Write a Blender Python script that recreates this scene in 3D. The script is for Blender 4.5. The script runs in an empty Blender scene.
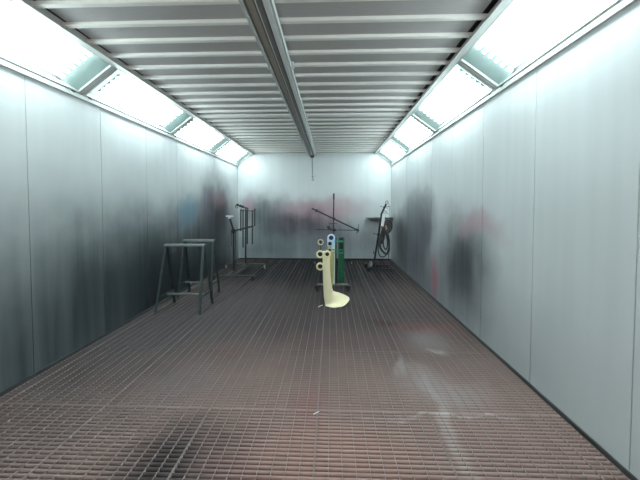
import bpy, bmesh, math, random
from mathutils import Vector, Matrix
random.seed(7)
C = bpy.context.scene.collection
sc = bpy.context.scene
R = math.radians

# ------------------------------------------------------------------ room measures (metres)
XL, XR = -2.43, 1.54          # side walls
YB, YF = 8.30, -0.45          # back wall, open front end
ZC = 2.75                     # underside of the ceiling ribs
ZS = 2.46                     # sill of the slanted light strip
CL, CR = -2.05, 1.15          # where the slanted strip meets the ceiling
EYE = Vector((0, 0, 1.40))

# ------------------------------------------------------------------ camera
F = 320.0
YAW, PITCH = R(2.0), R(-2.0)
cam_d = bpy.data.cameras.new('camera')
cam = bpy.data.objects.new('camera', cam_d)
C.objects.link(cam)
cam_d.sensor_width = 36; cam_d.lens = 18.0
cam_d.shift_y = -0.0358
cam_d.clip_start = 0.05; cam_d.clip_end = 100
cam.location = EYE
cam.rotation_euler = (R(90) + PITCH, 0, YAW)
sc.camera = cam
ROT = cam.rotation_euler.to_matrix()

def ray(px, py):
    return ROT @ Vector(((px - 320) / F, (240 - py) / F + cam_d.shift_y * 640 / F, -1))
def at(px, py, Y):            # measured point at room depth Y
    d = ray(px, py); return EYE + d * (Y / d.y)
def onz(px, py, Z=0.0):
    d = ray(px, py); return EYE + d * ((Z - EYE.z) / d.z)
def onx(px, py, X):
    d = ray(px, py); return EYE + d * ((X - EYE.x) / d.x)

# ------------------------------------------------------------------ materials
def nt(name):
    m = bpy.data.materials.new(name); m.use_nodes = True
    n = m.node_tree; b = n.nodes['Principled BSDF']
    return m, n, b
def mat(name, col, rough=0.5, metal=0.0, var=0.15, scale=14, spec=0.5, bump=0.0):
    m, n, b = nt(name)
    b.inputs['Roughness'].default_value = rough
    b.inputs['Metallic'].default_value = metal
    b.inputs['Specular IOR Level'].default_value = spec
    tc = n.nodes.new('ShaderNodeTexCoord')
    no = n.nodes.new('ShaderNodeTexNoise'); no.inputs['Scale'].default_value = scale; no.inputs['Detail'].default_value = 4
    n.links.new(tc.outputs['Object'], no.inputs['Vector'])
    mx = n.nodes.new('ShaderNodeMix'); mx.data_type = 'RGBA'
    mx.inputs['A'].default_value = (*[c * (1 - var) for c in col], 1)
    mx.inputs['B'].default_value = (*[min(1, c * (1 + var)) for c in col], 1)
    n.links.new(no.outputs['Fac'], mx.inputs['Factor'])
    n.links.new(mx.outputs['Result'], b.inputs['Base Color'])
    if bump:
        bp = n.nodes.new('ShaderNodeBump'); bp.inputs['Strength'].default_value = bump; bp.inputs['Distance'].default_value = 0.004
        n.links.new(no.outputs['Fac'], bp.inputs['Height']); n.links.new(bp.outputs['Normal'], b.inputs['Normal'])
    return m

def math_node(n, op, a, b=None, clamp=False):
    x = n.nodes.new('ShaderNodeMath'); x.operation = op; x.use_clamp = clamp
    for i, v in enumerate((a, b)):
        if v is None: continue
        if isinstance(v, (int, float)): x.inputs[i].default_value = v
        else: n.links.new(v, x.inputs[i])
    return x.outputs[0]

def blob_mat(name, base, blobs, rough=0.4, streak_axis=2, streak=0.10, spec=0.5, noise_scale=1.6, warp=0.35, base2=None, metal=0.0):
    """painted surface with soft colour clouds, overspray and broader dark areas alike; blobs: (centre, radii, colour, strength)"""
    m, n, b = nt(name)
    b.inputs['Roughness'].default_value = rough
    b.inputs['Specular IOR Level'].default_value = spec
    b.inputs['Metallic'].default_value = metal
    tc = n.nodes.new('ShaderNodeTexCoord')
    no = n.nodes.new('ShaderNodeTexNoise'); no.inputs['Scale'].default_value = noise_scale; no.inputs['Detail'].default_value = 5
    n.links.new(tc.outputs['Object'], no.inputs['Vector'])
    sub = n.nodes.new('ShaderNodeVectorMath'); sub.operation = 'SUBTRACT'; sub.inputs[1].default_value = (.5, .5, .5)
    n.links.new(no.outputs['Color'], sub.inputs[0])
    scl = n.nodes.new('ShaderNodeVectorMath'); scl.operation = 'SCALE'; scl.inputs['Scale'].default_value = warp * 2
    n.links.new(sub.outputs[0], scl.inputs[0])
    add = n.nodes.new('ShaderNodeVectorMath'); add.operation = 'ADD'
    n.links.new(tc.outputs['Object'], add.inputs[0]); n.links.new(scl.outputs[0], add.inputs[1])
    # streaks running down the sheets
    mp = n.nodes.new('ShaderNodeMapping')
    s = [9.0, 9.0, 9.0]; s[streak_axis] = 0.5
    mp.inputs['Scale'].default_value = s
    n.links.new(tc.outputs['Object'], mp.inputs['Vector'])
    st = n.nodes.new('ShaderNodeTexNoise'); st.inputs['Scale'].default_value = 1.0; st.inputs['Detail'].default_value = 4
    n.links.new(mp.outputs[0], st.inputs['Vector'])
    cur = n.nodes.new('ShaderNodeMix'); cur.data_type = 'RGBA'
    b2 = base2 or [c * (1 - streak * 2) for c in base]
    cur.inputs['A'].default_value = (*b2, 1); cur.inputs['B'].default_value = (*base, 1)
    n.links.new(st.outputs['Fac'], cur.inputs['Factor'])
    col = cur.outputs['Result']
    for cen, rad, c, strength in blobs:
        d = n.nodes.new('ShaderNodeVectorMath'); d.operation = 'SUBTRACT'; d.inputs[1].default_value = cen
        n.links.new(add.outputs[0], d.inputs[0])
        q = n.nodes.new('ShaderNodeVectorMath'); q.operation = 'DIVIDE'; q.inputs[1].default_value = rad
        n.links.new(d.outputs[0], q.inputs[0])
        l = n.nodes.new('ShaderNodeVectorMath'); l.operation = 'LENGTH'
        n.links.new(q.outputs[0], l.inputs[0])
        mr = n.nodes.new('ShaderNodeMapRange'); mr.interpolation_type = 'SMOOTHSTEP'
        mr.inputs['From Min'].default_value = 0.15; mr.inputs['From Max'].default_value = 1.25
        mr.inputs['To Min'].default_value = strength; mr.inputs['To Max'].default_value = 0
        n.links.new(l.outputs['Value'], mr.inputs['Value'])
        k = math_node(n, 'ADD', math_node(n, 'MULTIPLY', st.outputs['Fac'], 0.55), 0.72)
        f = math_node(n, 'MULTIPLY', mr.outputs[0], k, True)
        mx = n.nodes.new('ShaderNodeMix'); mx.data_type = 'RGBA'
        mx.inputs['B'].default_value = (*c, 1)
        n.links.new(f, mx.inputs['Factor']); n.links.new(col, mx.inputs['A'])
        col = mx.outputs['Result']
    n.links.new(col, b.inputs['Base Color'])
    return m

# ------------------------------------------------------------------ mesh helpers (all shapes given in room coordinates)
def NB(): return bmesh.new()
def box(bm, x0, x1, y0, y1, z0, z1):
    v = [bm.verts.new(p) for p in ((x0,y0,z0),(x1,y0,z0),(x1,y1,z0),(x0,y1,z0),(x0,y0,z1),(x1,y0,z1),(x1,y1,z1),(x0,y1,z1))]
    for f in ((0,3,2,1),(4,5,6,7),(0,1,5,4),(1,2,6,5),(2,3,7,6),(3,0,4,7)):
        bm.faces.new([v[i] for i in f])
def frame_of(d, up=Vector((0, 0, 1))):
    d = d.normalized()
    if abs(d.dot(up)) > 0.98: up = Vector((0, 1, 0))
    s = d.cross(up).normalized(); u = s.cross(d).normalized()
    return s, u
def beam(bm, a, b, w, h, up=Vector((0, 0, 1))):          # rectangular bar
    a, b = Vector(a), Vector(b); s, u = frame_of(b - a, up)
    ring = lambda p: [bm.verts.new(p + s * (i * w / 2) + u * (j * h / 2)) for i, j in ((-1,-1),(1,-1),(1,1),(-1,1))]
    r0, r1 = ring(a), ring(b)
    for i in range(4): bm.faces.new((r0[i], r0[(i+1)%4], r1[(i+1)%4], r1[i]))
    bm.faces.new(r0[::-1]); bm.faces.new(r1)
def angle_iron(bm, a, b, w, t, sx=1, sy=1):              # L-section bar
    a, b = Vector(a), Vector(b); s, u = frame_of(b - a, Vector((0, 1, 0)))
    s *= sx; u *= sy
    prof = [(0,0),(w,0),(w,t),(t,t),(t,w),(0,w)]
    r0 = [bm.verts.new(a + s*i + u*j) for i, j in prof]; r1 = [bm.verts.new(b + s*i + u*j) for i, j in prof]
    for i in range(6): bm.faces.new((r0[i], r0[(i+1)%6], r1[(i+1)%6], r1[i]))
    bm.faces.new(r0[::-1]); bm.faces.new(r1)
def tube(bm, pts, r, n=10, closed=False, taper=None):
    pts = [Vector(p) for p in pts]; rings = []; N = len(pts); prev = None
    for i, p in enumerate(pts):
        if closed: d = pts[(i+1)%N] - pts[i-1]
        else: d = pts[min(i+1, N-1)] - pts[max(i-1, 0)]
        d.normalize()
        if prev is None: s, u = frame_of(d)
        else:
            u = (prev - d * prev.dot(d)).normalized(); s = d.cross(u)
        prev = u
        rr = r if taper is None else r * taper[i]
        rings.append([bm.verts.new(p + (s * math.cos(2*math.pi*k/n) + u * math.sin(2*math.pi*k/n)) * rr) for k in range(n)])
    M = N if closed else N - 1
    for i in range(M):
        a, b = rings[i], rings[(i+1)%N]
        for k in range(n): bm.faces.new((a[k], a[(k+1)%n], b[(k+1)%n], b[k]))
    if not closed: bm.faces.new(rings[0][::-1]); bm.faces.new(rings[-1])
def lathe(bm, cen, axis, prof, n=20, closed=False):      # prof: (radius, distance along axis)
    cen = Vector(cen); axis = Vector(axis).normalized(); s, u = frame_of(axis); rings = []
    for r, t in prof:
        rings.append([bm.verts.new(cen + axis*t + (s*math.cos(2*math.pi*k/n) + u*math.sin(2*math.pi*k/n))*max(r,1e-4)) for k in range(n)])
    M = len(rings) if closed else len(rings) - 1
    for i in range(M):
        a, b = rings[i], rings[(i+1) % len(rings)]
        for k in range(n): bm.faces.new((a[k], a[(k+1)%n], b[(k+1)%n], b[k]))
    if not closed: bm.faces.new(rings[0][::-1]); bm.faces.new(rings[-1])
def prism(bm, outline, d):                                # planar outline pushed by vector d
    a = [bm.verts.new(p) for p in outline]; b = [bm.verts.new(Vector(p) + Vector(d)) for p in outline]
    bm.faces.new(a[::-1]); bm.faces.new(b); n = len(a)
    for i in range(n): bm.faces.new((a[i], a[(i+1)%n], b[(i+1)%n], b[i]))

def obj(name, bm, m, parent=None, bevel=0.0, smooth=False):
    bmesh.ops.recalc_face_normals(bm, faces=bm.faces)
    off = Vector((0, 0, 0)); p = parent
    while p is not None: off += p.location; p = p.parent
    if parent is not None: bmesh.ops.translate(bm, verts=bm.verts, vec=-off)
    me = bpy.data.meshes.new(name); bm.to_mesh(me); bm.free()
    o = bpy.data.objects.new(name, me); C.objects.link(o)
    me.materials.append(m)
    if smooth:
        for pl in me.polygons: pl.use_smooth = True
        me.set_sharp_from_angle(angle=R(40))
    if bevel:
        bv = o.modifiers.new('bevel', 'BEVEL'); bv.width = bevel; bv.segments = 2; bv.limit_method = 'ANGLE'
    o.parent = parent
    return o
def tag(o, label, cat, group=None):
    o['label'] = label; o['category'] = cat
    if group: o['group'] = group
    return o
def thing(name, label, cat, loc, group=None):
    o = bpy.data.objects.new(name, None); C.objects.link(o)
    o.location = loc; o.empty_display_size = 0.1
    return tag(o, label, cat, group)
def struct(name, bm, m, bevel=0.0):
    o = obj(name, bm, m, None, bevel); o['kind'] = 'structure'; return o

# ------------------------------------------------------------------ palette
DARK = mat('blackened_steel', (.022, .024, .027), .5, .3, .4)
STEEL = mat('dull_steel', (.07, .074, .074), .5, .5, .35)
TREST = mat('grey_green_paint', (.035, .05, .048), .45, .1, .45, 20)
TRESTTOP = mat('worn_steel_top', (.20, .23, .22), .4, .3, .4, 20)
ALU = mat('pale_trim', (.60, .63, .61), .35, .1, .08)
WHITE = mat('white_rib_paint', (.90, .875, .83), .28, 0, .05)
OLIVE = mat('olive_channel', (.42, .38, .32), .45, .2, .15)
GREYCH = mat('grey_channel', (.30, .29, .27), .45, .2, .15)
FACE = mat('bright_rail_face', (.90, .93, .92), .3, .1, .05)
BLACK = mat('slot_black', (.008, .008, .008), .7, 0, .1)
CREAM = mat('cream_paint', (.88, .79, .52), .32, 0, .04, 6)
RINGM = mat('ring_cream', (.85, .76, .48), .35, 0, .06, 30)
HOLE = mat('dark_bore', (.012, .011, .009), .6, 0, .2)
BLUEP = mat('pale_blue_paint', (.52, .68, .88), .35, 0, .08, 18)
NAVY = mat('dark_blue_boss', (.012, .02, .07), .4, 0, .2)
TEAL = mat('teal_green_paint', (.05, .26, .19), .35, 0, .15, 20)
GREEN = mat('green_paint', (.010, .10, .045), .3, 0, .12, 20)
DGREEN = mat('dark_green_slot', (.004, .025, .016), .6, 0, .1)
MINT = mat('white_mint_paint', (.60, .78, .72), .35, 0, .08, 18)
RUBBER = mat('caster_rubber', (.02, .02, .02), .7, 0, .3)
CASTW = mat('caster_grey', (.26, .26, .25), .5, .2, .3)
HOSE = mat('dark_hose', (.035, .04, .042), .45, 0, .3)
BROWN = mat('brown_hose', (.07, .05, .045), .5, 0, .3)
PALE = mat('pale_plastic', (.72, .76, .76), .4, 0, .1)
SHELF = mat('shelf_grey', (.10, .10, .10), .5, 0, .2)
ORANGE = mat('rusty_orange', (.42, .16, .09), .5, 0, .2)
REFL = mat('lamp_reflector', (.80, .84, .84), .45, 0, .03)
HOLDER = mat('lamp_end_plate', (.40, .50, .48), .5, 0, .1)
TOOTH = mat('lampholder', (.16, .22, .21), .5, 0, .1)
FILTERM, n_, b_ = nt('grey_filter_cloth')
b_.inputs['Roughness'].default_value = .9
_tc = n_.nodes.new('ShaderNodeTexCoord'); _mp = n_.nodes.new('ShaderNodeMapping'); _mp.inputs['Scale'].default_value = (3, 60, 3)
_no = n_.nodes.new('ShaderNodeTexNoise'); _no.inputs['Scale'].default_value = 3; _no.inputs['Detail'].default_value = 6
_cr = n_.nodes.new('ShaderNodeMix'); _cr.data_type = 'RGBA'
_cr.inputs['A'].default_value = (.42, .405, .395, 1); _cr.inputs['B'].default_value = (.60, .58, .57, 1)
n_.links.new(_tc.outputs['Object'], _mp.inputs[0]); n_.links.new(_mp.outputs[0], _no.inputs['Vector'])
n_.links.new(_no.outputs['Fac'], _cr.inputs['Factor']); n_.links.new(_cr.outputs['Result'], b_.inputs['Base Color'])

TUBE, n_, b_ = nt('lit_tube')
em = n_.nodes.new('ShaderNodeEmission'); em.inputs['Color'].default_value = (.85, .975, .985, 1); em.inputs['Strength'].default_value = 18
n_.links.new(em.outputs[0], n_.nodes['Material Output'].inputs['Surface'])
TUBE.cycles.emission_sampling = 'FRONT'

GLASS, n_, b_ = nt('lamp_glass')
_tr = n_.nodes.new('ShaderNodeBsdfTransparent'); _tr.inputs['Color'].default_value = (.95, .975, .975, 1)
_gl = n_.nodes.new('ShaderNodeBsdfGlossy'); _gl.inputs['Roughness'].default_value = .08
_fr = n_.nodes.new('ShaderNodeFresnel'); _fr.inputs['IOR'].default_value = 1.35
_ms = n_.nodes.new('ShaderNodeMixShader')
_ge = n_.nodes.new('ShaderNodeNewGeometry')
n_.links.new(math_node(n_, 'MULTIPLY', _fr.outputs[0], math_node(n_, 'SUBTRACT', 1.0, _ge.outputs['Backfacing'])), _ms.inputs[0]); n_.links.new(_tr.outputs[0], _ms.inputs[1]); n_.links.new(_gl.outputs[0], _ms.inputs[2])
n_.links.new(_ms.outputs[0], n_.nodes['Material Output'].inputs['Surface'])

# ------------------------------------------------------------------ overspray clouds, and broad blobs that darken low walls and far floor
def bl(px, py, plane, val, rad, c, s):
    p = at(px, py, val) if plane == 'y' else onx(px, py, val) if plane == 'x' else onz(px, py, val)
    return (tuple(p), rad, c, s)
WB = (.62, .65, .66)
sl = (.035, .045, .052); sl2 = (.10, .12, .135); wine = (.22, .12, .15); blue = (.09, .20, .27); dk = (.015, .02, .024)
back_blobs = [
    ((-.45, YB, .20), (2.9, 1, 1.35), (.15, .18, .195), .72),  # broad blob, back wall darker towards the floor
    bl(266, 214, 'y', YB, (.90, 1, .62), (.055, .08, .09), .85),
    bl(252, 206, 'y', YB, (.25, 1, .22), (.45, .24, .30), .5),
    bl(310, 213, 'y', YB, (1.1, 1, .42), (.34, .19, .23), .75),
    bl(340, 208, 'y', YB, (.75, 1, .38), (.42, .27, .30), .6),
    bl(300, 226, 'y', YB, (1.45, 1, .36), (.06, .045, .062), .85),
    bl(330, 240, 'y', YB, (1.2, 1, .5), (.12, .12, .14), .65),
    bl(270, 245, 'y', YB, (1.1, 1, .55), (.09, .12, .13), .7),
]
left_blobs = [
    ((XL, 4.0, .20), (1, 6.2, 1.6), (.055, .072, .08), .93),  # broad blobs from here, left wall darker towards the floor
    ((XL, 5.4, .35), (1, 3.8, 1.1), (.022, .03, .035), .95),
    bl(218, 212, 'x', XL, (1, 1.15, .85), (.03, .027, .035), .97),
    bl(219, 198, 'x', XL, (1, .50, .25), wine, .6),
    bl(188, 208, 'x', XL, (1, .45, .32), blue, .75),
    bl(206, 205, 'x', XL, (1, .35, .35), (.14, .11, .17), .5),
    bl(190, 280, 'x', XL, (1, 2.2, .5), dk, .7),
]
right_blobs = [
    ((XR, 5.9, .15), (1, 4.2, 1.1), (.13, .135, .155), .85),  # broad blob, right wall darker low down
    bl(462, 262, 'x', XR, (1, .80, .68), (.04, .043, .052), .93),
    bl(415, 215, 'x', XR, (1, 1.1, .55), (.10, .11, .13), .8),
    bl(402, 238, 'x', XR, (1, 1.3, .60), (.03, .034, .04), .95),
    bl(425, 225, 'x', XR, (1, .65, .5), (.07, .07, .09), .85),
    bl(436, 278, 'x', XR, (1, .16, .42), (.34, .13, .16), .85),
    bl(478, 228, 'x', XR, (1, .55, .16), (.42, .26, .30), .65),
    bl(418, 250, 'x', XR, (1, .8, .5), (.08, .08, .10), .75),
]
wallB = blob_mat('back_sheet', WB, back_blobs, .42, 2, .06)
wallL = blob_mat('left_sheet', WB, left_blobs, .38, 2, .08)
wallR = blob_mat('right_sheet', WB, right_blobs, .38, 2, .08)

fb = []
def fl(px, py, rad, c, s): fb.append(bl(px, py, 'z', 0, rad, c, s))
PINK = (.42, .205, .19)
fb.append(((-.3, 7.0, 0), (5.5, 4.8, 1), (.012, .012, .014), 1.0))  # bars grow darker towards the back wall
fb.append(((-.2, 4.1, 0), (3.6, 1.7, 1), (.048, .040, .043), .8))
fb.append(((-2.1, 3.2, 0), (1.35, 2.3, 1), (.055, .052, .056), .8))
fl(172, 466, (.42, .50, 1), (.045, .04, .043), .9)  # near left corner darker
fl(240, 470, (.25, .6, 1), (.20, .13, .13), .5)
fl(330, 460, (.60, .40, 1), (.40, .24, .205), .5)
fl(309, 405, (.13, .30, 1), (.28, .12, .12), .35)
fl(233, 352, (.22, .16, 1), (.13, .07, .075), .4)
fl(350, 340, (.65, .35, 1), (.11, .070, .072), .5)
fl(425, 328, (.5, .25, 1), (.16, .07, .07), .55)
fl(385, 322, (.16, .12, 1), (.05, .02, .02), .7)
fl(446, 420, (.06, .60, 1), (.46, .40, .38), .5)
fl(418, 375, (.18, .30, 1), (.34, .30, .30), .45)
fl(425, 340, (.35, .32, 1), (.24, .21, .21), .5)
fl(437, 350, (.10, .05, 1), (.40, .37, .37), .4)
fl(450, 392, (.35, .25, 1), (.36, .32, .32), .5)
fl(396, 365, (.06, .25, 1), (.42, .38, .38), .4)
fl(455, 414, (.5, .02, 1), (.55, .50, .49), .45)
fl(392, 415, (.25, .02, 1), (.45, .38, .36), .35)
fl(180, 385, (.30, .30, 1), (.18, .15, .155), .5)
FLOORM = blob_mat('grating_bars', (.35, .245, .22), fb, .65, 1, .14, .12, 2.2, .22)
RODM = blob_mat('grating_rods', (.27, .215, .20), [((-.3, 7.0, 0), (5.5, 4.6, 1), (.075, .075, .078), .95)], .55, 1, .1, .2)  # rods darker towards the back wall
PITM = mat('pit_filter_mat', (.05, .045, .045), .9, 0, .3, 6)

# ------------------------------------------------------------------ SETTING
# floor: steel grating sections of bearing bars and cross rods
seams = [XL + .01, -2.325, -1.58, -.835, -.09, .655, 1.40, XR - .01]
rows = [-.45 + .0] + [round(.35 + .9 * k, 3) for k in range(9)] + [YB]
rows = [r for r in rows if r <= YB]
if YB - rows[-2] < .3: rows.pop(-2)
bm = NB(); rb = NB()
PB = .0314
for i in range(len(seams) - 1):
    x0, x1 = seams[i] + .001, seams[i + 1] - .001
    for j in range(len(rows) - 1):
        y0, y1 = rows[j] + .003, rows[j + 1] - .003
        nb = max(2, round((y1 - y0) / PB)); dy = (y1 - y0 - .004) / nb
        for k in range(nb + 1):
            y = y0 + dy * k
            w = .0022 if 0 < k < nb else .005
            pf = ((-.004, -.03), (-.0105, -.0145), (-.0098, -.008), (-.0062, -.003), (-.001, 0), (w, 0), (w + .002, -.006), (w + .002, -.03))
            prism(bm, [Vector((x0, y + a_, b_)) for a_, b_ in pf], (x1 - x0, 0, 0))
        nr = max(1, round((x1 - x0) / .0745)); dx = (x1 - x0 - .005) / nr
        for k in range(nr + 1):
            x = x0 + dx * k; e = k in (0, nr)
            box(rb, x, x + .0034, y0, y1, -.030 if e else -.014, .0012)
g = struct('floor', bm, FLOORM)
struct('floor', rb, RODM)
bm = NB(); box(bm, XL, XR, YF, YB, -.62, -.50); struct('floor', bm, PITM)
bm = NB()                                               # joists that carry the grating
for y in rows[1:-1]: box(bm, XL + .001, XR - .001, y - .03, y + .03, -.12, -.036)
struct('trim_1', bm, PITM)

def sheets(n0, n1, step, fixed, axis, sgn, z0, z1, first=None):
    """wall of flat sandwich sheets with narrow upright joints"""
    bm = NB(); e = n0 + (first if first is not None else step); cuts = [n0]
    while e < n1 - .05: cuts.append(e); e += step
    cuts.append(n1)
    for a, b in zip(cuts[:-1], cuts[1:]):
        a2, b2 = a + .004, b - .004
        if axis == 'x': box(bm, *sorted((fixed, fixed + sgn * .05)), a2, b2, z0, z1)
        else: box(bm, a2, b2, *sorted((fixed, fixed + sgn * .05)), z0, z1)
    if axis == 'x': box(bm, *sorted((fixed + sgn * .006, fixed + sgn * .06)), n0, n1, z0, z1)
    else: box(bm, n0, n1, *sorted((fixed + sgn * .006, fixed + sgn * .06)), z0, z1)
    return bm
struct('wall_left', sheets(YF, YB, .83, XL, 'x', -1, -.6, ZS, .45), wallL, .002)
struct('wall_right', sheets(YF, YB, .83, XR, 'x', 1, -.6, ZS, .45), wallR, .002)
bm = sheets(XL - .05, XR + .05, .822, YB, 'y', 1, -.6, ZC + .05, .05 + .74)
struct('wall_back', bm, wallB, .002)
bm = NB()                                                # small angle along the foot of the walls
box(bm, XL + .0005, XL + .012, YF, YB - .001, .0015, .03); struct('baseboard_left', bm, STEEL)
bm = NB(); box(bm, XR - .012, XR - .0005, YF, YB - .001, .0015, .03); struct('baseboard_right', bm, STEEL)
bm = NB(); box(bm, XL + .013, XR - .013, YB - .014, YB - .0005, .0015, .035); struct('baseboard_back', bm, DARK)

# ceiling: filter cloth above white ribs
bm = NB(); box(bm, CL + .075, CR - .075, YF, YB, ZC + .024, ZC + .05); struct('ceiling', bm, FILTERM)
bm = NB(); box(bm, CL + .008, CL + .12, YF, YB, ZC + .12, ZC + .13); box(bm, CR - .12, CR - .008, YF, YB, ZC + .12, ZC + .13); struct('ceiling', bm, DARK)
bm = NB()
y = 4.86 - .246 * 21
while y < YB - .05:
    if y > YF + .05:
        w = .022 if abs(y - 4.86) > .01 else .060
        # folded rib: flat underside with sloping flanks
        pr = [(CL + .012, y - w - .004, ZC + .0235), (CL + .012, y - w, ZC + .004), (CL + .012, y - w + .006, ZC), (CL + .012, y + w - .006, ZC), (CL + .012, y + w, ZC + .004), (CL + .012, y + w + .004, ZC + .0235)]
        prism(bm, pr, (CR - CL - .024, 0, 0))
    y += .246
struct('ceiling', bm, WHITE)
# long edge profiles between ceiling and light strip, and sills under it
for nm, cx, sx in (('trim_2', CL, 1), ('trim_3', CR, -1)):
    bm = NB()
    box(bm, cx - .004, cx + sx * .004 if sx > 0 else cx + .004, YF, YB - .001, ZC - .014, ZC + .06)
    box(bm, *sorted((cx - sx * .03, cx + sx * .045)), YF, YB - .001, ZC - .022, ZC - .006)
    box(bm, *sorted((cx + sx * .020, cx + sx * .028)), YF, YB - .001, ZC - .008, ZC + .012)
    struct(nm, bm, ALU, .002)
for nm, wx, sx in (('trim_4', XL, 1), ('trim_5', XR, -1)):
    bm = NB()
    box(bm, *sorted((wx + sx * .0005, wx + sx * .022)), YF, YB - .001, ZS - .028, ZS + .010)
    struct(nm, bm, ALU, .002)

# outer skin of the booth above the lights, closes the roof to the hall
bm = NB()
box(bm, XL - .06, CL - .004, YF, YB + .05, ZC + .30, ZC + .34); box(bm, CR + .004, XR + .06, YF, YB + .05, ZC + .30, ZC + .34)
box(bm, XL - .06, XL - .02, YF, YB + .05, ZS + .001, ZC + .30); box(bm, XR + .02, XR + .06, YF, YB + .05, ZS + .001, ZC + .30)
struct('ceiling', bm, STEEL)

# ------------------------------------------------------------------ LIGHT STRIPS
ordn = ['nearest the back wall', 'second from the back wall', 'third from the back wall', 'fourth from the back wall', 'fifth from the back wall']
def light_unit(side, k):
    y1 = 8.30 - 1.75 * k; y0 = y1 - 1.75
    sx = 1 if side == 'left' else -1
    lo = Vector((XL + .012 if side == 'left' else XR - .012, 0, ZS + .012))
    hi = Vector((CL - .012 if side == 'left' else CR + .012, 0, ZC - .012))
    ax = (hi - lo); L = ax.length; ax.normalize()                # up the slope
    nrm = Vector((sx * ax.z, 0, -abs(ax.x))).normalized()        # into the room
    def pt(t, y, d=0): return Vector((lo.x, y, lo.z)) + ax * t + nrm * d
    lab = 'lit slanted ceiling light panel on the %s side, %s' % (side, ordn[k])
    if k == 0: lab = 'lit slanted light panel over the %s wall, touching the back wall' % side
    root = thing('light_panel', lab, 'light', pt(L / 2, (y0 + y1) / 2, -.02), 'slanted light panels')
    ya, yb = y0 + .004, y1 - .004
    # frame
    bm = NB(); fw = .040
    def slab(bm, t0, t1, a, b, d0, d1):
        q = [pt(t0, a, d0), pt(t1, a, d0), pt(t1, b, d0), pt(t0, b, d0)]
        prism(bm, q, nrm * (d1 - d0))
    slab(bm, 0, L, ya, ya + fw, -.020, .0); slab(bm, 0, L, yb - fw, yb, -.020, .0)
    slab(bm, 0, .022, ya + fw, yb - fw, -.020, 0); slab(bm, L - .022, L, ya + fw, yb - fw, -.020, 0)
    slab(bm, .022, L - .022, ya + .008, ya + .016, 0, .006); slab(bm, .022, L - .022, yb - .016, yb - .008, 0, .006)
    obj('frame', bm, ALU, root, .0015)
    bm = NB(); slab(bm, .018, L - .018, ya + fw - .004, yb - fw + .004, -.014, -.010)
    obj('glass_pane', bm, GLASS, root)
    # box behind the glass
    bm = NB(); D = -.12
    slab(bm, .006, L - .006, ya + .01, yb - .01, D - .01, D)
    slab(bm, .004, .012, ya + .01, yb - .01, D, -.021); slab(bm, L - .012, L - .004, ya + .01, yb - .01, D, -.021)
    slab(bm, .012, L - .012, ya + .004, ya + .012, D, -.021); slab(bm, .012, L - .012, yb - .012, yb - .004, D, -.021)
    obj('reflector_box', bm, REFL, root)
    E = .21
    for a, b in ((ya + .014, ya + E), (yb - E, yb - .014)):
        bm = NB(); inner = b if a < (ya + yb) / 2 else a; outer = a + b - inner
        q = [pt(.013, outer, -.026), pt(L - .013, outer, -.026), pt(L - .013, inner, -.088), pt(.013, inner, -.088)]
        prism(bm, q, nrm * -.008)
        obj('end_plate', bm, HOLDER, root)
    n = 6
    for i in range(n):
        t = .035 + (L - .07) * (i + .5) / n
        bm = NB(); tube(bm, [pt(t, ya + E + .006, -.066), pt(t, yb - E - .006, -.066)], .015, 10)
        tb = obj('lamp_tube', bm, TUBE, root, smooth=True)
        for a, s in ((ya + E, 1), (yb - E, -1)):
            bm = NB()
            w = (L - .07) / n * .46; t2 = t + (L - .07) / n * .5 - .002
            q = [pt(t2 - w, a - s * .002, -.086), pt(t2 + w, a - s * .002, -.086), pt(t2 + w * .2, a + s * .075, -.086), pt(t2 - w * .2, a + s * .075, -.086)]
            if i == n - 1: bm.free(); continue
            prism(bm, q, nrm * .012)
            obj('lampholder', bm, TOOTH, root)
    # clips
    for yy in (ya + .10, yb - .10):
        bm = NB(); slab(bm, -.004, .012, yy - .018, yy + .018, 0, .012)
        obj('clip', bm, STEEL, root)
for side in ('left', 'right'):
    for k in range(5): light_unit(side, k)

# ------------------------------------------------------------------ CEILING TRACK
TX0, TX1 = -.578, -.373
root = thing('ceiling_track', 'long grooved metal rail running along the ceiling to the back wall', 'track', (-.4755, 4.0, ZC))
def strip(name, m, a, b, z0, z1, par=None):
    bm = NB(); box(bm, TX0 + a, TX0 + b, YF + .05, YB - .03, z0, z1); return obj(name, bm, m, par or root)
strip('backing', BLACK, .004, .201, ZC - .018, ZC - .001)
strip('flange', ALU, 0, .010, ZC - .075, ZC - .019)
strip('flange', FACE, .010, .022, ZC - .064, ZC - .019)
strip('channel', OLIVE, .037, .085, ZC - .066, ZC - .019)
strip('channel', FACE, .098, .103, ZC - .074, ZC - .019)
strip('channel', GREYCH, .103, .132, ZC - .066, ZC - .019)
strip('rail_face', FACE, .148, .188, ZC - .078, ZC - .019)
strip('flange', ALU, .193, .205, ZC - .070, ZC - .019)
for y in (3.05, 4.80, 6.55):
    for x in (TX0 - .02, TX1 + .001):
        bm = NB(); box(bm, x, x + .019, y - .03, y + .03, ZC - .05, ZC - .001); box(bm, x - .006, x + .025, y - .012, y + .012, ZC - .060, ZC - .050)
        obj('bracket', bm, ALU, root, .002)
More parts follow.
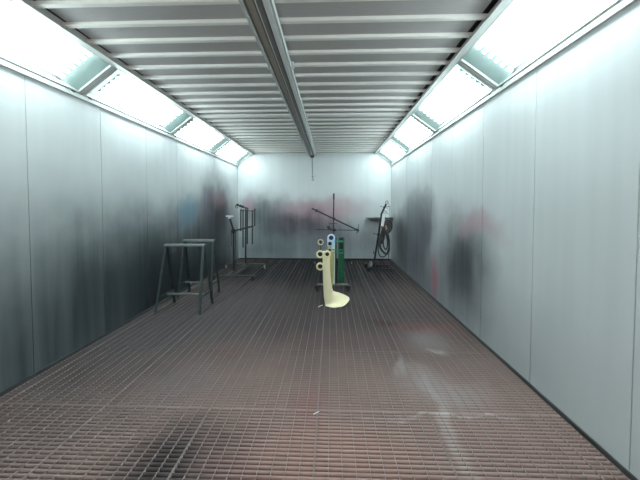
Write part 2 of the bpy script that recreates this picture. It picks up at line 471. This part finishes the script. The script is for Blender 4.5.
# trolley and chain at the end of the track
pc = at(312.2, 160, 8.15)
cx, cy, zt = pc.x, 8.15, ZC - .0785
root = thing('chain_hoist', 'short chain with hook dangling from the far end of the ceiling rail', 'chain', (cx, cy, zt))
bm = NB(); box(bm, cx - .035, cx + .035, cy - .05, cy + .05, zt - .05, zt)
lathe(bm, (cx - .045, cy - .025, zt - .03), (1, 0, 0), [(.02, 0), (.02, .09)], 12); lathe(bm, (cx - .045, cy + .025, zt - .03), (1, 0, 0), [(.02, 0), (.02, .09)], 12)
obj('trolley', bm, STEEL, root, .003)
zb = at(312.5, 180, 8.15).z
bm = NB(); z = zt - .05; k = 0
while z > zb + .10:
    c = Vector((cx + .0004 * k, cy, z - .016)); pts = []
    for a in range(12):
        t = a / 12 * 2 * math.pi; h, v = .013 * math.cos(t), .019 * math.sin(t)
        pts.append(c + (Vector((h, 0, v)) if k % 2 else Vector((0, h, v))))
    tube(bm, pts, .0055, 6, closed=True); z -= .027; k += 1
obj('chain', bm, mat('chain_grey', (.22, .25, .26), .45, .4), root, smooth=True)
bm = NB(); hz = z + .004
tube(bm, [(cx + .008 + dx, cy, hz + dz) for dx, dz in ((0, 0), (0, -.03), (.018, -.05), (.024, -.075), (.010, -.095), (-.010, -.090), (-.016, -.070))], .0075, 8)
tube(bm, [(cx - .02, cy, hz), (cx + .11, cy, hz + .022)], .003, 6)
obj('hook', bm, STEEL, root, smooth=True)

# ------------------------------------------------------------------ casters
def caster(parent, x, y, top, r=.045, facing='x', wm=RUBBER):
    """swivel caster under a bar: fork with wheel; returns nothing"""
    bm = NB(); c = Vector((x, y, r + .002))
    ax = Vector((1, 0, 0)) if facing == 'x' else Vector((0, 1, 0)); sd = Vector((0, 1, 0)) if facing == 'x' else Vector((1, 0, 0))
    for s in (-1, 1):
        a = c + ax * s * .019; beam(bm, a, Vector((a.x, a.y, top - .008)) - sd * .012, .004, .03, ax)
    box(bm, x - .028, x + .028, y - .028, y + .028, top - .010, top)
    f = obj('caster', bm, STEEL, parent)
    bm = NB(); lathe(bm, c - ax * .014, ax, [(r * .35, 0), (r * .9, 0), (r, .004), (r, .024), (r * .9, .028), (r * .35, .028)], 20)
    obj('wheel', bm, wm, f, smooth=True)

# ------------------------------------------------------------------ TRESTLES
def trestle(lab, xl, xr, yc, h, spread, bar_h, lean=0):
    root = thing('trestle', lab, 'trestle', ((xl + xr) / 2, yc, .0), 'metal trestles')
    bm = NB(); box(bm, xl - .02, xr + .02, yc - .035, yc + .035, h - .012, h)
    box(bm, xl - .02, xr + .02, yc - .035, yc - .031, h - .028, h - .012)
    obj('top_bar', bm, TRESTTOP, root, .002)
    for x, s in ((xl, 1), (xr, -1)):
        for f in (-1, 1):
            bm = NB()
            a = Vector((x, yc + f * .022, h - .013)); b = Vector((x - s * .03 * (1 if f < 0 else .6), yc + f * spread, .0015))
            angle_iron(bm, a - Vector((s * .019, 0, 0)), b - Vector((s * .019, 0, 0)), .032, .005, s, -f)
            obj('leg', bm, TREST, root)
    q = (h - bar_h) / h
    for x, s in ((xl, 1), (xr, -1)):                     # end rungs
        bm = NB(); beam(bm, (x - s * .02, yc - spread * q, bar_h), (x - s * .01, yc + spread * q, bar_h), .022, .022)
        obj('rung', bm, TREST, root)
    bm = NB(); beam(bm, (xl, yc, bar_h), (xr, yc, bar_h), .02, .02)
    obj('rung', bm, TRESTTOP, root)
a = at(166.5, 244, 4.26); b = at(203.5, 245, 4.26)
trestle('front grey-green metal trestle beside the left wall, its near legs fully in view', a.x, b.x, 4.26, a.z, .25, .20)
a = at(185, 239.5, 4.92); b = at(213, 240, 4.92)
trestle('rear grey-green metal trestle, partly behind the front one and nearer the back wall', a.x, b.x, 4.92, a.z, .20, .20)

# ------------------------------------------------------------------ LEFT WHEELED RACK
root = thing('wheeled_rack', 'dark metal rack on casters with upright posts near the left back corner', 'rack', (-1.88, 6.4, 0))
ya_, yb_ = 5.90, 6.98
zb_ = .12
xl1 = max(at(226.5, 268, yb_).x, XL + .06); xr1 = at(264.8, 268, yb_).x
xl0 = max(at(212, 282, ya_).x, XL + .06); xr0 = at(255, 282, ya_).x
xm = at(245.6, 262, yb_).x; xf = at(234, 276, 6.25).x
bm = NB(); beam(bm, (xl1, yb_, zb_), (xr1, yb_, zb_), .04, .03); obj('base_bar', bm, STEEL, root, .003)
bm = NB(); beam(bm, (xl0, ya_, zb_ - .03), (xr0, ya_, zb_ - .03), .035, .025); obj('base_bar', bm, STEEL, root, .003)
bm = NB(); beam(bm, (xm, yb_ - .02, zb_), (xf - .03, ya_ + .017, zb_ - .027), .035, .025); obj('base_rail', bm, STEEL, root, .003)
for x in (xl1, xr1): caster(root, x, yb_, zb_ - .014, .050, 'x', CASTW)
for x in (xl0 + .03, xr0 - .03): caster(root, x, ya_, zb_ - .043, .030, 'x', RUBBER)
# front post with flat T head
pt_ = at(229.5, 217, 6.25); pe = at(233, 231, 6.25)
bm = NB(); tube(bm, [(xf, 6.25, zb_ - .01), (xf, 6.25, pe.z), (pt_.x, 6.25, pt_.z)], .021, 10); obj('post', bm, DARK, root, smooth=True)
bm = NB(); beam(bm, (xf + .035, 6.27, zb_ - .01), (xf + .035, 6.27, pe.z), .014, .014); obj('post', bm, DARK, root)
a = at(226.5, 216, 6.25); b = at(233, 216.2, 6.25)
bm = NB(); box(bm, a.x, b.x, 6.20, 6.30, a.z - .012, a.z + .008); box(bm, pt_.x - .025, pt_.x + .025, 6.225, 6.275, a.z - .05, a.z - .012)
obj('head_plate', bm, PALE, root, .003)
# rear post
pr_ = at(245.8, 208, yb_)
bm = NB(); tube(bm, [(xm, yb_, zb_ + .01), (pr_.x, yb_, pr_.z)], .017, 10); obj('post', bm, DARK, root, smooth=True)
# middle arm
q0 = Vector((xf, 6.25, pe.z)); q1 = at(253.5, 226, 6.35)
bm = NB(); tube(bm, [q0, q1], .017, 8); lathe(bm, q0 - Vector((0, .03, 0)), (0, 1, 0), [(.045, 0), (.045, .06)], 12); obj('arm', bm, DARK, root, smooth=True)
# upper arms from the rear post
t0 = at(236.5, 204.5, 6.75); t1 = at(248, 208.5, 6.75)
bm = NB(); tube(bm, [t0, t1], .013, 8); tube(bm, [t1, (pr_.x, yb_, pr_.z - .02)], .012, 8)
for u in (.1, .35, .55):
    c = t0.lerp(t1, u); lathe(bm, c - Vector((.02, 0, 0)), (1, 0, 0), [(.028, 0), (.028, .04)], 10)
obj('arm', bm, DARK, root, smooth=True)
u0 = at(240.5, 210.5, 6.6); u1 = at(254.5, 211, 6.6)
bm = NB(); tube(bm, [u0, u1], .007, 8); tube(bm, [u0.lerp(u1, .45), t0.lerp(t1, .9)], .007, 8); obj('arm', bm, DARK, root, smooth=True)
bm = NB(); tube(bm, [t0, t0 + Vector((-.02, -.02, -.05)), t0 + Vector((.01, -.02, -.08)), t0 + Vector((.04, 0, -.05))], .008, 6); obj('hook', bm, DARK, root, smooth=True)
# rods that hang on the arms
def rod(px, py0, py1, Y, lab, r=.014, m=DARK):
    a = at(px, py0, Y); b = at(px, py1, Y)
    bm = NB(); tube(bm, [b, a, a + Vector((0, .012, .02)), a + Vector((0, .03, .012)), a + Vector((0, .032, -.01))], r, 8)
    tag(obj('hanging_rod', bm, m, None, smooth=True), lab, 'rod', 'rods hanging on the left rack')
rod(240.8, 210.5, 231, 6.58, 'dark rod hanging from the rack, leftmost of the row of rods')
rod(243.0, 211, 247.5, 6.58, 'long dark rod hanging on the rack, second from the left and lowest reaching')
rod(247.3, 211, 244, 6.58, 'dark rod hanging on the rack just right of the rear post')
rod(252.3, 211.5, 244.2, 6.58, 'dark rod hanging at the right end of the rack', .013)
rod(254.6, 210, 226, 6.58, 'short thin dark rod at the right tip of the rack')
rod(231.2, 233, 246.5, 6.2, 'short grey rod dangling left of the rack front post, below the pale plate', .011, STEEL)

# ------------------------------------------------------------------ BACK STAND WITH SLANTING ARM
Y0 = 7.70
pb = at(333.4, 262, Y0); px_ = pb.x
root = thing('display_stand', 'dark post on casters by the back wall with one slanting and one level arm', 'stand', (px_, Y0, 0))
x0 = at(313.5, 262, Y0).x; x1 = at(353, 262, Y0).x
bm = NB(); beam(bm, (x0, Y0, .085), (x1, Y0, .085), .035, .022); obj('base_bar', bm, DARK, root, .003)
bm = NB(); beam(bm, (px_, Y0 - .02, .085), (px_, Y0 - .55, .085), .03, .022); obj('base_bar', bm, DARK, root, .003)
for x, y in ((x0 + .03, Y0), (x1 - .03, Y0), (px_, Y0 - .52)): caster(root, x, y, .074, .03, 'x', CASTW)
top = at(333.8, 193.5, Y0)
bm = NB(); tube(bm, [(px_, Y0, .09), (px_, Y0, 1.05), (top.x, Y0, top.z - .12)], .013, 8); tube(bm, [(top.x, Y0, top.z - .14), (top.x, Y0, top.z)], .019, 8)
obj('post', bm, DARK, root, smooth=True)
def arm(a, b, r, clamps, name='arm'):
    bm = NB(); tube(bm, [a, b], r, 8)
    d = (b - a).normalized()
    for u in clamps: lathe(bm, a.lerp(b, u) - d * .028, d, [(.014, 0), (.032, .008), (.032, .048), (.014, .056)], 10)
    obj(name, bm, DARK, root, smooth=True)
YA = Y0 - .028
arm(at(311.8, 208.3, YA), at(359, 230.8, YA), .0165, (.10, .47, .96))
arm(at(315.5, 229.4, Y0 - .06), at(358.5, 230.4, Y0 - .045), .009, (.45,))
arm(at(358.5, 224, YA), at(358.5, 232.5, YA), .006, ())
arm(at(328.8, 223.7, YA), at(337.2, 223.5, YA), .006, ())
arm(at(326.8, 226.5, YA - .02), at(332.6, 230.2, YA - .01), .013, (.3,))
arm(at(356.5, 233.8, YA), at(358.6, 229, YA), .009, ())

# ------------------------------------------------------------------ CENTRE RACK THAT CARRIES THE PAINTED PARTS
Y1 = 5.20
c0 = at(317.6, 288, Y1); c1 = at(348, 288, Y1); pm = at(335.8, 280, Y1)
root = thing('parts_rack', 'low wheeled metal rack behind the cream piece, carrying the painted parts', 'rack', (pm.x, Y1, 0))
bm = NB(); beam(bm, (c0.x, Y1, .115), (c1.x, Y1, .115), .035, .022); obj('base_bar', bm, CASTW, root, .003)
bm = NB(); beam(bm, (pm.x, Y1 + .018, .115), (pm.x, Y1 + .55, .115), .035, .022); obj('base_bar', bm, STEEL, root, .003)
for x, y in ((c0.x, Y1), (c1.x, Y1), (pm.x, Y1 + .52)): caster(root, x, y, .104, .038, 'x', RUBBER)
zt = at(331, 236, Y1).z
bm = NB(); tube(bm, [(pm.x, Y1, .12), (pm.x, Y1, zt - .03)], .012, 8); obj('post', bm, DARK, root, smooth=True)
r0 = at(320.6, 241, Y1)
bm = NB(); tube(bm, [(r0.x, Y1, .12), (r0.x, Y1, r0.z)], .006, 8); obj('post', bm, DARK, root, smooth=True)
bm = NB(); zz = at(330, 262, Y1).z; tube(bm, [(r0.x, Y1, zz), (pm.x, Y1, zz)], .006, 8); obj('arm', bm, DARK, root, smooth=True)
RY = 4.95
ring_px = ((320.6, 242.0, 2.9, 'thin', 'small thin cream ring at the top left of the rack, topmost of three'),
           (320.2, 254.0, 4.1, 'fat', 'thick cream ring beside the top of the tall cream piece'),
           (320.2, 266.2, 4.1, 'fat', 'thick cream ring, lowest of the three left of the tall cream piece'))
for x, y, r, kind, lab in ring_px:
    c = at(x, y, RY); rr = r * RY / F
    zr = c.z + rr * (.52 if kind == 'fat' else .70) - .006
    bm = NB(); tube(bm, [(r0.x, Y1, zr), (c.x, RY - .06, zr)], .006, 6); obj('peg', bm, DARK, root, smooth=True)
    ri = rr * (.56 if kind == 'fat' else .80)
    bm = NB()
    lathe(bm, c - Vector((0, .03, 0)), (0, 1, 0), [(ri, 0), (ri + .004, -.006), (rr - .006, -.006), (rr, 0), (rr, .012), (rr * .86, .02), (rr * .86, .05), (ri, .05)], 28, closed=True)
    o = tag(obj('pipe_ring', bm, RINGM, None, smooth=True), lab, 'ring', 'cream rings on the rack')
    bm = NB(); lathe(bm, c - Vector((0, .002, 0)), (0, 1, 0), [(ri * .999, 0), (ri * .999, .006)], 24)
    if kind == 'fat': obj('bore_plug', bm, HOLE, o)
    else: bm.free()
    bm = NB(); lathe(bm, c - Vector((0, .02, 0)), (0, 1, 0), [(ri * .4, 0), (ri * .4, .018)], 12)
    obj('peg_nut', bm, STEEL if kind == 'fat' else HOLE, o)

# pale blue eyed bracket
YB1 = 5.12
def stadium(xa, xb, yt, ybm, Y, n=14):
    a = at(xa, yt, Y); b = at(xb, ybm, Y); r = (b.x - a.x) / 2; cx = (a.x + b.x) / 2; ct = a.z - r
    pts = [Vector((cx + r * math.cos(math.pi * i / n), Y, ct + r * math.sin(math.pi * i / n))) for i in range(n + 1)]
    return pts + [Vector((a.x, Y, b.z)), Vector((b.x, Y, b.z))]
ov = stadium(327.2, 335.2, 234.3, 246.5, YB1)
root = thing('blue_bracket', 'pale blue round-topped bracket with dark bores above the cream piece', 'bracket', (at(331, 246, YB1).x, YB1, at(331, 283, YB1).z))
bm = NB(); prism(bm, ov, (0, .05, 0)); obj('head', bm, BLUEP, root, .012, smooth=False)
bm = NB(); lathe(bm, at(331.2, 237.8, YB1 - .012), (0, 1, 0), [(.026, 0), (.036, .004), (.036, .013)], 18); obj('bore', bm, NAVY, root, smooth=True)
bm = NB(); lathe(bm, at(330.0, 243.6, YB1 - .012), (0, 1, 0), [(.022, 0), (.031, .004), (.031, .013)], 18); obj('bore', bm, HOLE, root, smooth=True)
a = at(331.8, 244, YB1); b = at(335.0, 284, YB1)
bm = NB(); box(bm, a.x, b.x, YB1 + .002, YB1 + .045, b.z, a.z - .03); obj('stem', bm, MINT, root, .006)
a = at(327.6, 246.6, YB1); b = at(331.6, 253.5, YB1)
bm = NB(); box(bm, a.x, b.x, YB1 - .012, YB1 + .04, b.z, a.z); obj('pad', bm, mat('tan_pad', (.55, .45, .26), .45), root, .006)
bm = NB(); lathe(bm, at(329.6, 250.2, YB1 - .022), (0, 1, 0), [(.018, 0), (.022, .004), (.022, .012)], 16); obj('bore', bm, DGREEN, root, smooth=True)

# green slotted channel piece
YG = 5.12
a = at(338.2, 237.4, YG); b = at(344.2, 282.6, YG)
root = thing('green_channel', 'dark green slotted upright part hanging right of the blue bracket', 'painted part', ((a.x + b.x) / 2, YG, b.z))
bm = NB()
box(bm, a.x, b.x, YG + .03, YG + .042, b.z, a.z)
box(bm, a.x, a.x + .012, YG - .01, YG + .03, b.z, a.z); box(bm, b.x - .012, b.x, YG - .01, YG + .03, b.z, a.z)
zz = at(340, 253.5, YG).z; box(bm, a.x + .012, b.x - .012, YG, YG + .03, b.z, zz)
obj('channel', bm, GREEN, root, .003)
for (p0, p1) in ((238.2, 240.2), (243, 249.2), (250.6, 251.6)):
    u = at(339.6, p0, YG); v = at(343, p1, YG)
    bm = NB(); box(bm, u.x, v.x, YG + .018, YG + .0295, v.z, u.z); obj('slot', bm, DGREEN, root)
for p0, p1, xa in ((240.6, 242.2, 334.6), (249.4, 250.5, 331.7), (251.8, 253.2, 332.5)):
    u = at(xa, p0, YG - .02); v = at(343.3, p1, YG - .02)
    bm = NB(); box(bm, u.x, v.x, YG - .016, YG - .011, v.z, u.z); obj('strap', bm, TEAL, root, .002)

# ------------------------------------------------------------------ TALL CREAM BOOT-SHAPED PIECE
YC = 4.45
s_ = YC / F
base = at(328, 307, YC)
root = thing('cream_panel', 'tall cream painted boot-shaped part standing on the grating', 'painted part', (base.x, YC, 0))
# cross sections of one bent sheet, from top to floor: (pixels from centre line, depth offset, height) per point
def X(px): return at(px, 280, YC).x
def Z(py): return at(328, py, YC).z
secs = []
def sec(py, L_, Rr, dep, lipx, lipy, lippy, sag=0.0):
    z = Z(py); xl, xr = X(L_), X(Rr); w = xr - xl; xq, zq = X(lipx), Z(lippy)
    P = [(xl + w * .35, dep * .9, z), (xl + w * .10, dep * .62, z), (xl, dep * .28, z), (xl + w * .04, dep * .02, z), (xl + w * .22, -dep * .18, z),
         (xl + w * .55, -dep * .26, z), (xl + w * .88, -dep * .20, z), (xr, -dep * .02, z),
         (xr + (xq - xr) * .5, lipy * .5, (z + zq) / 2 - sag), (xq, lipy, zq)]
    secs.append([Vector((x, YC + y, zz)) for x, y, zz in P])
for q in ((251.5, 322.6, 330.0, .15, 330.4, .06, 251.5), (258, 322.6, 329.4, .15, 329.9, .06, 258), (266, 322.8, 329.2, .15, 329.7, .06, 266), (275, 323.0, 329.8, .16, 330.3, .06, 275),
          (283, 323.2, 330.6, .17, 331.2, .07, 283), (289, 323.4, 331.2, .18, 332.0, .08, 289), (292.6, 323.6, 331.6, .185, 333.0, .10, 292.8), (294.2, 323.7, 332.0, .185, 335.4, .12, 293.8),
          (296, 323.8, 332.4, .19, 340.5, .13, 295.0, .015), (298.5, 324.0, 332.8, .195, 345.0, .14, 297.0, .025), (301, 324.4, 333.2, .20, 349.0, .12, 298.4, .035), (304, 324.9, 334.0, .20, 351.6, .07, 300.2, .04)):
    sec(*q)
foot = []
# rim at the grating: wavy foot edge
rim = [(327.5, .17), (326.0, .11), (325.3, .05), (325.5, 0), (327.5, -.03), (330.5, -.05), (334.0, -.075), (338.2, -.060), (341.8, -.045), (345.8, .0)]
wav = [.001, .001, .001, .002, .010, .006, .001, .012, .006, .030]
for (p, dy), wv in zip(rim, wav): foot.append(Vector((X(p), YC + dy - .055, wv + .004)))
secs.append(foot)
bm = NB()
V = [[bm.verts.new(p) for p in s] for s in secs]
for i in range(len(V) - 1):
    for j in range(len(V[0]) - 1): bm.faces.new((V[i][j], V[i][j+1], V[i+1][j+1], V[i+1][j]))
o = obj('shell', bm, CREAM, root)
for pl in o.data.polygons: pl.use_smooth = True
sd = o.modifiers.new('thick', 'SOLIDIFY'); sd.thickness = .008; sd.offset = 0
ss = o.modifiers.new('round', 'SUBSURF'); ss.levels = 1; ss.render_levels = 1
# strip added beside the cream front; the inside's shade put into its tan
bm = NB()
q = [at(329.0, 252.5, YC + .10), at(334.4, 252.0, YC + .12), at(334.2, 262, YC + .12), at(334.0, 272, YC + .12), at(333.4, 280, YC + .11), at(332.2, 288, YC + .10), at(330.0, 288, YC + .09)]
prism(bm, q, (0, .008, 0)); obj('shade_strip', bm, mat('shade_tan', (.42, .34, .16), .5), root)
# pipe end at the top of the shaft
c = at(327.2, 254.0, YC - .05)
rr = 3.5 * s_
bm = NB(); lathe(bm, c - Vector((0, .035, 0)), (0, 1, 0), [(rr * .55, 0), (rr * .62, -.006), (rr * .92, -.006), (rr, 0), (rr, .06), (rr * .55, .06)], 28, closed=True)
obj('collar', bm, RINGM, root, smooth=True)
bm = NB(); lathe(bm, c - Vector((0, .012, 0)), (0, 1, 0), [(rr * .54, 0), (rr * .54, .03)], 24); obj('bore', bm, HOLE, root)
bm = NB(); lathe(bm, c - Vector((0, .028, 0)), (0, 1, 0), [(rr * .2, 0), (rr * .2, .017)], 12); obj('bolt', bm, STEEL, root)

# stick on the grating beside the foot
a = onz(318.4, 307.0, .008); b = onz(322.4, 305.2, .008)
bm = NB(); tube(bm, [a, a.lerp(b, .5) + Vector((0, 0, .004)), b], .006, 8)
tag(obj('masking_stick', bm, PALE, None, smooth=True), 'short pale stick lying on the grating left of the cream foot', 'stick')
a = onz(313.5, 414.0, .006); b = onz(319, 412.8, .006)
bm = NB(); beam(bm, a - Vector((0, 0, .002)), a.lerp(b, .6) + Vector((0, .008, .001)), .005, .003); beam(bm, a.lerp(b, .6) + Vector((0, .008, .001)), b + Vector((0, .012, 0)), .004, .003)
tag(obj('paint_chip', bm, PALE, None), 'small white sliver lying on the near floor grating', 'debris')

# ------------------------------------------------------------------ RIGHT CORNER: SHELF, STAND, HOSE
z = at(370, 217.5, 8.1).z
a = at(367.2, 217, 8.0)
root = thing('corner_shelf', 'dark thin wall shelf in the right back corner', 'shelf', ((a.x + XR) / 2, YB, z))
bm = NB(); box(bm, a.x, XR - .002, 7.98, YB - .002, z - .012, z); box(bm, a.x, XR - .002, 7.98, 7.985, z - .035, z - .012)
obj('board', bm, SHELF, root, .002)
for x in (a.x + .12, XR - .12):
    bm = NB(); prism(bm, [Vector((x, YB - .002, z - .0125)), Vector((x, YB - .25, z - .0125)), Vector((x, YB - .002, z - .10))], (.006, 0, 0)); obj('bracket', bm, SHELF, root)
p = at(380.6, 216, 8.1)
bm = NB(); lathe(bm, (p.x, 8.1, z + .001), (0, 0, 1), [(.030, 0), (.034, .01), (.030, .045), (.014, .055), (.014, .07)], 18)
tag(obj('paint_cup', bm, PALE, None, smooth=True), 'small pale cup on the corner shelf, left of the stand pole', 'cup')
p = at(388, 216, 8.08)
root = thing('spray_gun', 'pale spray gun with cup standing on the corner shelf, right of the pole', 'spray gun', (p.x, 8.08, z))
bm = NB(); lathe(bm, (p.x, 8.08, z + .001), (0, 0, 1), [(.045, 0), (.048, .01), (.048, .075), (.020, .10)], 20); obj('cup', bm, PALE, root, smooth=True)
bm = NB(); tube(bm, [(p.x, 8.08, z + .095), (p.x, 8.08, z + .17), (p.x - .06, 8.07, z + .20), (p.x - .10, 8.06, z + .20)], .016, 10); obj('body', bm, PALE, root, smooth=True)
bm = NB(); tube(bm, [(p.x, 8.08, z + .16), (p.x + .05, 8.09, z + .09)], .010, 8); obj('grip', bm, PALE, root, smooth=True)

YR = 7.0
foot_ = at(371.2, 268, YR); head = at(386.2, 204, YR)
root = thing('wheeled_stand', 'leaning dark pole stand on casters in the right back corner', 'stand', (foot_.x, YR, 0))
bm = NB()
mid = at(374.8, 258, YR)
tube(bm, [(foot_.x - .02, YR, .10), mid, at(378.6, 234, YR), at(381.4, 214, YR), head], .021, 10); obj('pole', bm, DARK, root, smooth=True)
bA0 = at(370, 270, 6.80); bA1 = at(394, 272.5, 6.75)
bm = NB(); beam(bm, (bA0.x - .02, 6.80, .08), (min(bA1.x, XR - .10), 6.80, .05), .032, .022); obj('base_bar', bm, DARK, root, .003)
bB0 = at(368, 264, 7.25); bB1 = at(389, 267, 7.25)
bm = NB(); beam(bm, (bB0.x - .02, 7.25, .085), (bB1.x, 7.25, .05), .032, .022); obj('base_bar', bm, DARK, root, .003)
bm = NB(); beam(bm, (bA0.x, 6.82, .09), (bB0.x, 7.23, .09), .04, .03); obj('base_rail', bm, STEEL, root, .003)
for x, y, m_ in ((bA0.x - .03, 6.80, RUBBER), (bB0.x - .04, 7.25, RUBBER)): caster(root, x, y, .105, .050, 'y', m_)
c = at(370.9, 265.0, 6.86); bm = NB(); box(bm, c.x - .03, c.x + .03, 6.84, 6.90, .105, .20); obj('clamp_block', bm, CASTW, root, .008)
def clamp(px, py, r=.03):
    c = at(px, py, YR); bm = NB(); lathe(bm, c - Vector((0, .035, 0)), (0, 1, 0), [(r * .6, 0), (r, .01), (r, .06), (r * .6, .07)], 12); obj('clamp', bm, DARK, root, smooth=True)
clamp(378.4, 234.5); clamp(384.3, 207.3, .022); clamp(375.2, 253.3, .02)
for p0, p1, r in (((373.2, 233.6), (378.4, 234.5), .008), ((373.4, 252.6), (375.4, 253.2), .008), ((380, 206), (384.3, 207.5), .005), ((384.3, 207.4), (389.8, 206.3), .006), ((373.5, 250.8), (373.4, 254.2), .006)):
    bm = NB(); tube(bm, [at(*p0, YR), at(*p1, YR)], r, 8); obj('arm', bm, DARK, root, smooth=True)
bm = NB(); tube(bm, [head, at(385.6, 202, YR), at(387.0, 200.6, YR), at(388.2, 201.8, YR), at(387.6, 203.6, YR)], .008, 8); obj('hook', bm, STEEL, root, smooth=True)
bm = NB(); tube(bm, [at(387.8, 203, YR), at(389.6, 207, YR), at(389.8, 215.5, YR)], .006, 8); tube(bm, [at(389.8, 215.5, YR), at(384.5, 210, YR)], .005, 8); obj('wire_brace', bm, CASTW, root, smooth=True)
a, b = at(384.0, 214, YR - .13), at(382.2, 226, YR - .13)
bm = NB(); beam(bm, a, b, .012, .06, Vector((1, 0, 0))); beam(bm, at(383.6, 216, YR - .13), at(383.6, 216, YR), .02, .02); obj('pale_strap', bm, PALE, root, .003)
bm = NB(); lathe(bm, at(383.2, 227, YR - .145), (0, 1, 0), [(.012, 0), (.022, .005), (.022, .04), (.012, .045)], 12); obj('knob', bm, ORANGE, root, smooth=True)

# hose wound and looped on the stand
root = thing('coiled_hose', 'dark hose coiled and looping down from the leaning pole stand', 'hose', at(386, 227, YR - .07))
bm = NB()
def loop(cx_, cy_, rx, ry, Y, ph=0, turns=1.0, drift=0, wob=.0, n=40, r=.010):
    pts = []
    for i in range(n + 1):
        t = i / n; a = ph + 2 * math.pi * turns * t
        pts.append(at(cx_ + rx * math.cos(a) + wob * math.sin(3 * a), cy_ + ry * math.sin(a), Y + drift * t))
    return pts
tube(bm, loop(386.3, 227.5, 4.4, 6.0, YR - .10, 0, 4, .09, .25, 120), .011, 8)
tube(bm, loop(386.3, 227.5, 3.2, 5.0, YR - .09, 1, 3, .07, .2, 90), .011, 8)
tube(bm, loop(386.2, 227.5, 1.9, 3.6, YR - .08, 2, 3, .05, .2, 60), .016, 8)
obj('wound_coil', bm, BROWN, root, smooth=True)
bm = NB(); tube(bm, loop(386.8, 226.5, 5.0, 6.3, YR - .075, -1.9, .55, .0, 0, 30), .017, 8); obj('outer_turn', bm, HOSE, root, smooth=True)
def path(pp, Y, r, nm='hanging_loop'):
    P = [at(x, y, Y) for x, y in pp]; Q = []
    for i in range(len(P) - 1):                      # smooth spline
        p0, p1, p2, p3 = P[max(i-1, 0)], P[i], P[i+1], P[min(i+2, len(P)-1)]
        for k in range(6):
            t = k / 6; Q.append(.5 * ((2*p1) + (p2-p0)*t + (2*p0-5*p1+4*p2-p3)*t*t + (3*p1-p0-3*p2+p3)*t**3))
    Q.append(P[-1]); bm = NB(); tube(bm, Q, r, 8); obj(nm, bm, HOSE, root, smooth=True)
path([(384, 231), (381.5, 238), (380.0, 246), (382, 250.5), (386.5, 254), (389, 250), (389, 243), (387, 236), (386, 232)], YR - .09, .021)
path([(382, 230), (379.2, 240), (378.2, 250), (379.8, 255.6), (382.5, 257), (386, 255), (388.3, 249), (389.6, 242), (388, 233)], YR - .12, .012)
path([(383.5, 226), (382.2, 233), (381.0, 240), (382.0, 243), (383.8, 238), (384.8, 230)], YR - .06, .022)
path([(385, 232), (383.2, 240), (384.0, 247), (386, 249.5), (387.5, 245), (387.0, 238), (385.5, 232.5)], YR - .075, .014)
path([(387.5, 252), (388.8, 255.5), (388.6, 258.5)], YR - .09, .008)

# ------------------------------------------------------------------ hall light reaching in through the open front end
w = bpy.data.worlds.new('hall'); sc.world = w; w.use_nodes = True
bg = w.node_tree.nodes['Background']; bg.inputs['Color'].default_value = (.95, .93, .90, 1); bg.inputs['Strength'].default_value = .5

sc.view_settings.view_transform = 'Standard'; sc.view_settings.look = 'None'
sc.view_settings.gamma = 1; sc.view_settings.use_curve_mapping = False
sc.view_settings.exposure = 0.52
sc.cycles.use_denoising = True
sc.cycles.max_bounces = 10; sc.cycles.diffuse_bounces = 5; sc.cycles.sample_clamp_indirect = 6
